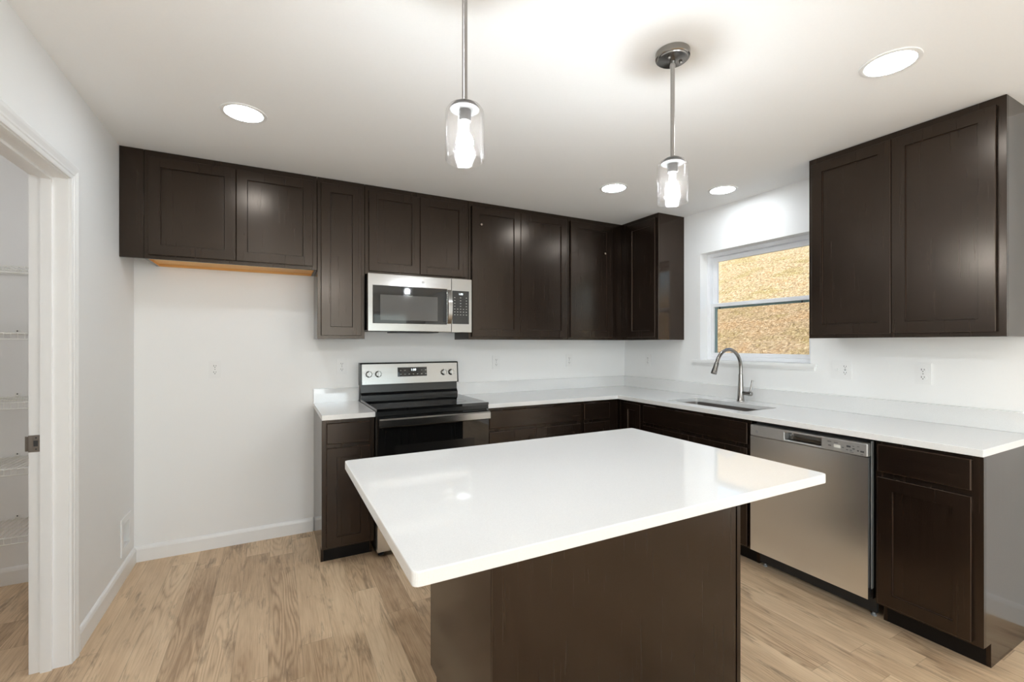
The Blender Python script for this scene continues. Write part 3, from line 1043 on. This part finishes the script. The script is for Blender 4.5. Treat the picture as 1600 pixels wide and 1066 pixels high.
# oven door
od = finish('oven_door', bbox(RU0 + 0.003, RU1 - 0.003, -0.682, -0.641, 0.222, 0.884, 0.004), M_BGLASS, rg)
finish('window', bbox(RU0 + 0.11, RU1 - 0.11, -0.6828, -0.6822, 0.36, 0.70), M_BLACK, od)
bm = prism(nb(), [(-0.712, 0.821), (-0.722, 0.828), (-0.722, 0.868), (-0.712, 0.876), (-0.704, 0.876), (-0.704, 0.821)], 'x', RU0 + 0.008, RU1 - 0.008)
bevel(bm, 0.0015, 1)
hd_ = finish('handle', bm, M_STEEL, od)
for xa in (RU0 + 0.012, RU1 - 0.042):
    finish('handle_bracket', bbox(xa, xa + 0.03, -0.7035, -0.6825, 0.834, 0.868), M_BPLAST, od)
finish('storage_drawer', bbox(RU0 + 0.003, RU1 - 0.003, -0.680, -0.641, 0.048, 0.214, 0.004), M_STEELV, rg)
for xa in (RU0 + 0.04, RU1 - 0.04):
    for ya in (-0.60, -0.08):
        finish('foot', lathe(nb(), [(0, 0.0005), (0.018, 0.0005), (0.018, 0.012), (0.008, 0.014), (0.008, 0.0345), (0, 0.0345)], 14, xa, ya), M_BPLAST, rg)
# backguard
bm = prism(nb(), [(-0.0845, 0.9155), (-0.0845, 0.955), (-0.066, 0.975), (-0.062, 1.030), (-0.002, 1.030), (-0.002, 0.9155)], 'x', RU0 + 0.004, RU1 - 0.004)
bevel(bm, 0.003, 2)
finish('backguard', bm, M_BLACK, rg)
bm = prism(nb(), [(-0.088, 1.0305), (-0.074, 1.188), (-0.066, 1.196), (-0.004, 1.196), (-0.004, 1.0305)], 'x', RU0 - 0.002, RU1 + 0.002)
bevel(bm, 0.004, 2)
finish('console_housing', bm, M_BLACK, rg)
TILT = -math.atan2(0.014, 0.1575)
def on_console(z, out=0.0):      # y of the console's sloping face
    return -0.088 + (z - 1.0305) * 0.014 / 0.1575 - out
bm = prism(nb(), [(on_console(1.037, 0.0006), 1.037), (on_console(1.037, 0.004), 1.037), (on_console(1.186, 0.004), 1.186), (on_console(1.186, 0.0006), 1.186)], 'x', RU0 + 0.010, RU1 - 0.010)
bevel(bm, 0.0012, 1)
cp = finish('control_panel', bm, M_STEEL, rg)
za_, zb_ = 1.088, 1.158
bm = prism(nb(), [(on_console(za_, 0.0043), za_), (on_console(za_, 0.0065), za_), (on_console(zb_, 0.0065), zb_), (on_console(zb_, 0.0043), zb_)], 'x', -2.318, -2.090)
bevel(bm, 0.004, 2, 60)
dp = finish('display', bm, M_BGLASS, rg)
text_mesh('clock_digits', '1:00', 0.024, M_DIGIT, dp, -2.196, on_console(1.138, 0.0071), 1.138, tilt=TILT)
for r_ in range(2):
    zz = (1.133, 1.104)[r_]
    for k in range(7):
        if r_ == 0 and 2 <= k <= 4:
            continue
        xx = -2.300 + k * 0.0325
        y0 = on_console(zz, 0.0070)
        finish('button_lettering', bbox(xx, xx + 0.011, y0, y0 + 0.0003, zz, zz + 0.0035), M_PRINT, dp)
for xk in (-2.530, -2.462, -1.952, -1.890):
    zk_ = 1.112
    yk_ = on_console(zk_, 0.0045)
    bm = nb()
    rot = Matrix.Rotation(PI / 2, 4, 'X')
    lathe(bm, [(0, 0.022), (0.0165, 0.022), (0.0205, 0.018), (0.0215, 0.004), (0.0240, 0.0), (0, 0)], 26)
    bmesh.ops.transform(bm, matrix=Matrix.Translation((xk, yk_, zk_)) @ Matrix.Rotation(PI / 2 + TILT, 4, 'X'), verts=bm.verts)
    kb = finish('knob', bm, M_STEEL, rg, True)
    bm = nb()
    box(bm, -0.0045, 0.0045, -0.0195, 0.0195, 0.0223, 0.031)
    bevel(bm, 0.0015, 1)
    bmesh.ops.transform(bm, matrix=Matrix.Translation((xk, yk_, zk_)) @ Matrix.Rotation(PI / 2 + TILT, 4, 'X'), verts=bm.verts)
    finish('grip', bm, M_STEEL, kb)
    bm = nb()
    for a in range(7):
        an = math.radians(210 - a * 40)
        px, pz = 0.031 * math.cos(an), 0.031 * math.sin(an)
        box(bm, px - 0.002, px + 0.002, pz - 0.001, pz + 0.001, 0.0001, 0.0004)
    bmesh.ops.transform(bm, matrix=Matrix.Translation((xk, yk_, zk_)) @ Matrix.Rotation(PI / 2 + TILT, 4, 'X'), verts=bm.verts)
    finish('dial_marks', bm, M_DPRINT, cp)

# ------------------------------------------------------------------ microwave
MU0, MU1, MZ0, MZ1 = -2.593, -1.842, 1.424, 1.816
mw = thing('microwave', 'stainless over-the-range microwave under the short wall cabinet', 'microwave', ((MU0 + MU1) / 2, -0.2, MZ0))
finish('body', bbox(MU0 + 0.002, MU1 - 0.002, -0.365, -0.002, MZ0 + 0.008, MZ1 - 0.0005), M_BLACK, mw)
bm = nb()
box(bm, MU0 + 0.03, MU1 - 0.03, -0.36, -0.03, MZ0 + 0.003, MZ0 + 0.0078)
finish('underside_panel', bm, M_GREY, mw)
bm = nb()
box(bm, -2.40, -2.08, -0.34, -0.10, MZ0 - 0.006, MZ0 + 0.0028)
bevel(bm, 0.003, 1)
finish('grease_filter', bm, M_BPLAST, mw)
UD = -2.0005
yd = -0.398
bm = cells(nb(), [MU0, MU0 + 0.033, UD - 0.035, UD], [MZ0, MZ0 + 0.056, MZ1 - 0.081, MZ1], lambda i, j: not (i == 1 and j == 1), 'y', yd, -0.366)
bevel(bm, 0.003, 2)
md = finish('door', bm, M_STEEL, mw)
gl = finish('door_glass', bbox(MU0 + 0.0335, UD - 0.0355, yd + 0.002, -0.367, MZ0 + 0.0565, MZ1 - 0.0815), M_BGLASS, mw)
finish('mesh_window', bbox(MU0 + 0.082, UD - 0.105, yd + 0.0012, yd + 0.0018, MZ0 + 0.077, MZ1 - 0.142), M_GGLASS, gl)
bm = nb()
hx0, hx1 = UD - 0.034, UD - 0.003
prof = []
for k in range(13):
    s = k / 12
    z = MZ0 + 0.060 + s * (MZ1 - MZ0 - 0.145)
    prof.append((yd - 0.0035 - 0.030 * math.sin(PI * s) ** 0.6, z))
outl = prof + [(p[0] + 0.010 if 0 < i < 12 else yd - 0.0002, p[1]) for i, p in reversed(list(enumerate(prof)))]
prism(bm, outl, 'x', hx0, hx1)
finish('handle', bm, M_STEEL, md, True)
finish('handle_recess', bbox(hx0 - 0.028, hx0 - 0.003, yd + 0.0005, yd + 0.0018, MZ0 + 0.07, MZ1 - 0.095), M_BPLAST, md)
finish('badge', disc_y(nb(), -2.215, yd - 0.0015, yd - 0.0001, MZ1 - 0.042, 0.0085, 24), M_PANELG, md)
bm = bbox(UD + 0.002, MU1, yd, -0.366, MZ0, MZ1)
bevel(bm, 0.003, 2)
pf = finish('control_frame', bm, M_STEEL, mw)
kp = finish('keypad', bbox(UD + 0.006, MU1 - 0.022, yd - 0.0018, yd - 0.0002, MZ0 + 0.060, MZ1 - 0.088, 0.0008, 1), M_BGLASS, mw)
text_mesh('clock_digits', '1:00', 0.020, M_DIGIT, kp, (UD + MU1) / 2 - 0.008, yd - 0.0026, MZ1 - 0.112)
bm = nb()
for r_ in range(7):
    for k in range(3 if r_ < 4 else 5):
        n_ = 3 if r_ < 4 else 5
        xx = UD + 0.024 + k * (0.092 / (n_ - 1) if n_ > 1 else 0)
        zz = MZ1 - 0.140 - r_ * 0.021
        box(bm, xx - 0.0045, xx + 0.0045, yd - 0.0022, yd - 0.00185, zz, zz + 0.003)
finish('key_printing', bm, M_PRINT, kp)

# ------------------------------------------------------------------ dishwasher (right-wall frame)
DU0, DU1 = 1.806, 2.412
dw = thing('dishwasher', 'stainless steel dishwasher between the sink cabinet and the end cabinet', 'dishwasher', ((DU0 + DU1) / 2, -0.3, 0), RIGHT)
finish('tub', bbox(DU0 + 0.006, DU1 - 0.004, -0.585, -0.02, 0.10, 0.868), M_BPLAST, dw)
finish('toe_panel', bbox(DU0 + 0.004, DU1 - 0.004, -0.545, -0.525, 0.020, 0.099), M_BPLAST, dw)
for uu in (DU0 + 0.03, DU1 - 0.02):
    finish('foot', lathe(nb(), [(0, 0.0005), (0.012, 0.0005), (0.012, 0.006), (0.006, 0.008), (0.006, 0.0195), (0, 0.0195)], 12, uu, -0.535), M_GREY, dw)
bm = bbox(DU0, DU1 - 0.002, -0.632, -0.586, 0.112, 0.792)
bevel(bm, 0.004, 3)
finish('door', bm, M_STEELV, dw)
bm = nb()
pu0, pu1, pz0, pz1 = 2.010, 2.200, 0.806, 0.846
cells(bm, [DU0, pu0, pu1, DU1 - 0.002], [0.7935, pz0, pz1, 0.859], lambda i, j: not (i == 1 and j == 1), 'y', -0.635, -0.586)
es = [e for e in bm.edges if len(e.link_faces) == 2 and e.calc_face_angle(0) > 1.0]
bmesh.ops.bevel(bm, geom=es, offset=0.006, segments=3, profile=0.5, affect='EDGES', clamp_overlap=True)
cs = finish('control_strip', bm, M_PANELG, dw)
bm = nb()
prism(bm, [(-0.633, pz0 + 0.001), (-0.600, pz0 + 0.004), (-0.592, pz0 + 0.016), (-0.600, pz1 - 0.001), (-0.588, pz1 - 0.001), (-0.5875, pz0 + 0.001)], 'x', pu0 + 0.002, pu1 - 0.002)
finish('pocket_handle', bm, M_STEEL, cs)
ys = -0.6352
finish('status_display', bbox(2.262, 2.293, ys - 0.0006, ys, 0.814, 0.829), M_LCD, cs)
for uu, zz, a, b_ in ((2.232, 0.838, 0.018, 0.003), (2.262, 0.838, 0.02, 0.002), (2.236, 0.818, 0.014, 0.004), (2.300, 0.819, 0.008, 0.003),
                      (2.320, 0.826, 0.018, 0.009), (2.318, 0.812, 0.010, 0.003), (2.334, 0.812, 0.010, 0.003), (2.346, 0.834, 0.008, 0.002), (2.346, 0.820, 0.010, 0.005),
                      (2.366, 0.836, 0.010, 0.002), (2.366, 0.814, 0.008, 0.006), (2.380, 0.812, 0.016, 0.008), (2.380, 0.802, 0.012, 0.002), (2.335, 0.804, 0.016, 0.002)):
    finish('button_lettering', bbox(uu, uu + a, ys - 0.0005, ys, zz, zz + b_), M_DPRINT, cs)
finish('badge', disc_y(nb(), 1.850, ys - 0.0008, ys, 0.822, 0.009, 20), M_GREY, cs)
finish('side_trim', bbox(DU1 + 0.002, DU1 + 0.0045, -0.612, -0.59, 0.16, 0.87), M_GREY, dw)
finish('mounting_bracket', bbox(DU0 + 0.02, DU1 - 0.02, -0.615, -0.60, 0.8785, 0.8835), M_BPLAST, dw)

# ------------------------------------------------------------------ outlets and switch
def outlet(label, u, z, rot=0.0):
    t = thing('outlet', label, 'outlet', (u, 0, z), rot, 'white wall outlets')
    finish('cover_plate', bbox(u - 0.035, u + 0.035, -0.0055, -0.0004, z - 0.0575, z + 0.0575, 0.0025, 2), M_WPLAST, t)
    for dz in (0.0205, -0.0205):
        bm = prism(nb(), [(u + 0.017 * math.cos(a) * 1.0, z + dz + max(-0.0135, min(0.0135, 0.0165 * math.sin(a)))) for a in [2 * PI * k / 24 for k in range(24)]], 'y', -0.0075, -0.0056)
        r = finish('receptacle', bm, M_WPLAST, t)
        bm = nb()
        box(bm, u - 0.0075, u - 0.0050, -0.0079, -0.0076, z + dz - 0.002, z + dz + 0.008)
        box(bm, u + 0.0050, u + 0.0072, -0.0079, -0.0076, z + dz - 0.001, z + dz + 0.007)
        disc_y(bm, u, -0.0079, -0.0076, z + dz - 0.0075, 0.0026, 10)
        finish('slots', bm, M_SLOT, r)
    finish('screw', disc_y(nb(), u, -0.0064, -0.0056, z, 0.003, 10), M_GREY, t)


outlet('white outlet on the bare wall of the fridge space', -3.492, 1.171)
outlet('white outlet just left of the range', -2.708, 1.170)
outlet('white outlet on the back wall just right of the range', -1.447, 1.178)
outlet('white outlet on the back wall under the corner cabinet', -0.682, 1.181)
outlet('white outlet on the right wall between the back corner and the window', 0.332, 1.181, RIGHT)
outlet('white outlet on the right wall under the large wall cabinet', 2.391, 1.174, RIGHT)
sw = thing('switch_plate', 'white double plate with switch and receptacle right of the window sill', 'switch', (1.987, 0, 1.176), RIGHT)
finish('cover_plate', bbox(1.929, 2.045, -0.0055, -0.0004, 1.1185, 1.2335, 0.0025, 2), M_WPLAST, sw)
finish('toggle_surround', bbox(1.955, 1.973, -0.0065, -0.0056, 1.162, 1.190, 0.0005, 1), M_WPLAST, sw)
finish('toggle', prism(nb(), [(-0.0067, 1.169), (-0.017, 1.181), (-0.017, 1.187), (-0.0067, 1.183)], 'x', 1.9605, 1.9675), M_WPLAST, sw)
rc = finish('receptacle', bbox(1.9935, 2.0265, -0.0075, -0.0056, 1.143, 1.209, 0.001, 1), M_WPLAST, sw)
bm = nb()
for dz in (0.019, -0.019):
    box(bm, 2.0025, 2.005, -0.0079, -0.0076, 1.176 + dz - 0.001, 1.176 + dz + 0.008)
    box(bm, 2.015, 2.0172, -0.0079, -0.0076, 1.176 + dz - 0.001, 1.176 + dz + 0.007)
    disc_y(bm, 2.010, -0.0079, -0.0076, 1.176 + dz - 0.007, 0.0026, 10)
box(bm, 2.005, 2.015, -0.0079, -0.0076, 1.1735, 1.1785)
finish('slots', bm, M_SLOT, rc)

# water supply box low on the left wall (frame: local x = world y, local y = -world x)
wb = thing('water_supply_box', 'white recessed water supply box low on the left wall', 'supply box', (-0.190, -ROOM_X, 0.245), LEFT)
y0 = -ROOM_X
bm = cells(nb(), [-0.285, -0.250, -0.130, -0.095], [0.140, 0.180, 0.310, 0.350], lambda i, j: not (i == 1 and j == 1), 'y', y0 - 0.008, y0 - 0.0004)
bevel(bm, 0.002, 1)
finish('flange', bm, M_WPLAST, wb)
bm = nb()
u0_, u1_, z0_, z1_ = -0.2515, -0.1285, 0.1785, 0.3115
for a in ((u0_, u0_ + 0.0018, z0_, z1_), (u1_ - 0.0018, u1_, z0_, z1_), (u0_ + 0.0018, u1_ - 0.0018, z0_, z0_ + 0.0018), (u0_ + 0.0018, u1_ - 0.0018, z1_ - 0.0018, z1_)):
    box(bm, a[0], a[1], y0 + 0.0002, y0 + 0.078, a[2], a[3])
box(bm, u0_, u1_, y0 + 0.078, y0 + 0.080, z0_, z1_)
finish('recessed_box', bm, M_WPLAST, wb)

# ------------------------------------------------------------------ recessed downlights
def downlight(x, y, label):
    t = thing('recessed_light', label, 'ceiling light', (x, y, H), group='recessed ceiling lights')
    finish('trim_ring', lathe(nb(), [(0.098, H - 0.0005), (0.097, H - 0.004), (0.088, H - 0.007), (0.081, H - 0.005), (0.081, H - 0.0005)], 48, x, y, closed=True), M_TRIM, t, True)
    finish('lens', lathe(nb(), [(0, H - 0.0035), (0.0805, H - 0.0035), (0.0805, H - 0.0008), (0, H - 0.0008)], 40, x, y), M_LENS, t)


downlight(-3.278, -1.032, 'recessed ceiling light in front of the fridge-space cabinet')
downlight(-1.021, -2.658, 'largest-looking recessed ceiling light near the right wall cabinet')
downlight(-1.031, -1.046, 'recessed ceiling light in front of the tall wall cabinets left of the rear pendant')
downlight(-0.318, -1.378, 'recessed ceiling light close above the sink window')

downlight(-3.278, -2.658, 'recessed ceiling light above the camera near the left wall')
downlight(-3.278, -4.300, 'unseen recessed ceiling light added behind the camera near the left wall')  # out of view, added to raise the ambient light
downlight(-1.021, -4.300, 'unseen recessed ceiling light added behind the camera near the right wall')  # second unseen downlight, added for more bounce in the room


# ------------------------------------------------------------------ pendants
def pendant(x, y, label):
    t = thing('pendant_light', label, 'pendant light', (x, y, H), group='glass island pendants')
    cn = finish('canopy', lathe(nb(), [(0, H - 0.0005), (0.062, H - 0.0005), (0.062, H - 0.022), (0.059, H - 0.025), (0.056, H - 0.025), (0.054, H - 0.029), (0.012, H - 0.034), (0.012, H - 0.034), (0, H - 0.034)], 48, x, y), M_NICKEL, t, True)
    for s in (-1, 1):
        finish('screw', lathe(nb(), [(0, H - 0.040), (0.004, H - 0.040), (0.006, H - 0.037), (0.006, H - 0.0325), (0, H - 0.0325)], 12, x + s * 0.03, y - 0.012), M_NICKEL, cn, True)
    zt = 2.030
    finish('rod', lathe(nb(), [(0, H - 0.0345), (0.0105, H - 0.0345), (0.0105, H - 0.055), (0.0078, H - 0.060), (0.0078, zt + 0.014), (0.0, zt + 0.014)], 18, x, y), M_NICKEL, t, True)
    finish('socket', lathe(nb(), [(0, zt + 0.0135), (0.010, zt + 0.0135), (0.026, zt + 0.008), (0.034, zt + 0.0028), (0.034, zt + 0.0006), (0.0185, zt + 0.0004), (0.0185, zt - 0.0045), (0.041, zt - 0.0055), (0.042, zt - 0.011), (0.018, zt - 0.013), (0.018, zt - 0.045), (0, zt - 0.045)], 32, x, y), M_CAP, t, True)
    zb = 1.870
    r = 0.0555
    finish('glass_shade', lathe(nb(), [(0.0195, zt), (0.036, zt), (0.047, zt - 0.004), (r - 0.001, zt - 0.016), (r, zt - 0.026), (r, zb + 0.002), (r - 0.0015, zb), (r - 0.0035, zb + 0.002),
                                        (r - 0.0035, zt - 0.026), (r - 0.006, zt - 0.017), (0.045, zt - 0.0075), (0.036, zt - 0.0035), (0.0195, zt - 0.0035)], 56, x, y, closed=True), M_SEED, t, True)
    zc = zt - 0.104
    bb = finish('bulb', lathe(nb(), [(0, zc - 0.026), (0.010, zc - 0.0242), (0.019, zc - 0.017), (0.0245, zc - 0.006), (0.0245, zc + 0.004), (0.020, zc + 0.016), (0.0130, zc + 0.0265), (0, zc + 0.0265)], 28, x, y), M_BULB, t, True)
    finish('bulb_base', lathe(nb(), [(0, zc + 0.027), (0.0132, zc + 0.027), (0.0125, zc + 0.034), (0.0125, zt - 0.0455), (0, zt - 0.0455)], 24, x, y), M_WPLAST, bb, True)


pendant(-2.662, -2.306, 'seeded glass pendant nearer the camera over the left of the island')
pendant(-1.822, -2.306, 'seeded glass pendant with round canopy over the right of the island')

# ------------------------------------------------------------------ pantry: wire shelves and a ceiling lamp
def rod(bm, p, q, r=0.0022):
    tube(bm, [p, q], r, 6)


SH_Z = (1.730, 1.392, 1.040, 0.705, 0.358)
SH_L = ('topmost of five white wire pantry shelves', 'second wire pantry shelf from the top, seen edge-on', 'middle of the five white wire pantry shelves',
        'second lowest white wire pantry shelf, level with the strike plate', 'lowest white wire pantry shelf near the pantry floor')
SXA, SXB, SDEP = PX0 + 0.004, ROOM_X - WT - 0.008, 0.33


def make_shelf():
    t = thing('wire_shelf', SH_L[0], 'wire shelf', (SXA, 0, 0), group='white wire shelves in the pantry')
    bm = nb()
    nx = int((SXB - SXA) / 0.0254)
    for k in range(nx + 1):
        x = SXA + 0.003 + k * 0.0254
        tube(bm, [(x, -0.006, 0.0045), (x, -SDEP - 0.001, 0.0045), (x, -SDEP - 0.006, -0.002), (x, -SDEP - 0.006, -0.030)], 0.0016, 5)
    finish('wire_deck', bm, M_WIRE, t)
    for y, z in ((-0.012, 0.0), (-0.17, 0.0), (-SDEP + 0.004, 0.0)):
        bm = nb()
        rod(bm, (SXA, y, z), (SXB, y, z), 0.0027)
        finish('support_rod', bm, M_WIRE, t)
    bm = nb()
    rod(bm, (SXA, -SDEP - 0.006, -0.031), (SXB, -SDEP - 0.006, -0.031), 0.0032)
    rod(bm, (SXA, -SDEP - 0.003, -0.0005), (SXB, -SDEP - 0.003, -0.0005), 0.0032)
    finish('front_rail', bm, M_WIRE, t)
    for x in (-4.42, -4.90):
        bm = nb()
        box(bm, x - 0.010, x + 0.010, -0.0045, -0.0005, -0.004, 0.024)
        box(bm, x - 0.006, x + 0.006, -0.014, -0.0046, 0.006, 0.011)
        cl = finish('wall_clip', bm, M_WIRE, t)
        finish('screw', disc_y(nb(), x, -0.0055, -0.0046, 0.018, 0.0035, 10), M_SLOT, cl)
    for x in (-4.75,):
        bm = nb()
        rod(bm, (x, -SDEP + 0.01, -0.0065), (x, -0.005, -0.24), 0.004)
        finish('brace', bm, M_WIRE, t)
    return t


def copy_thing(o):
    c = o.copy()
    COL.objects.link(c)
    for ch in o.children:
        d = ch.copy()
        COL.objects.link(d)
        d.parent = c
        for g in ch.children:
            e_ = g.copy()
            COL.objects.link(e_)
            e_.parent = d
    return c


proto = make_shelf()
for i, z in enumerate(SH_Z):
    s = proto if i == 0 else copy_thing(proto)
    s.location.z = z
    s['label'] = SH_L[i]
pl = thing('pantry_ceiling_lamp', 'small round ceiling lamp inside the pantry', 'ceiling light', (-4.75, -1.1, H))
finish('lamp_base', lathe(nb(), [(0, H - 0.0005), (0.07, H - 0.0005), (0.07, H - 0.02), (0, H - 0.02)], 32, -4.75, -1.1), M_TRIM, pl)
finish('lamp_lens', lathe(nb(), [(0, H - 0.06), (0.035, H - 0.055), (0.055, H - 0.038), (0.06, H - 0.0205), (0, H - 0.0205)], 28, -4.75, -1.1), M_PLAMP, pl, True)
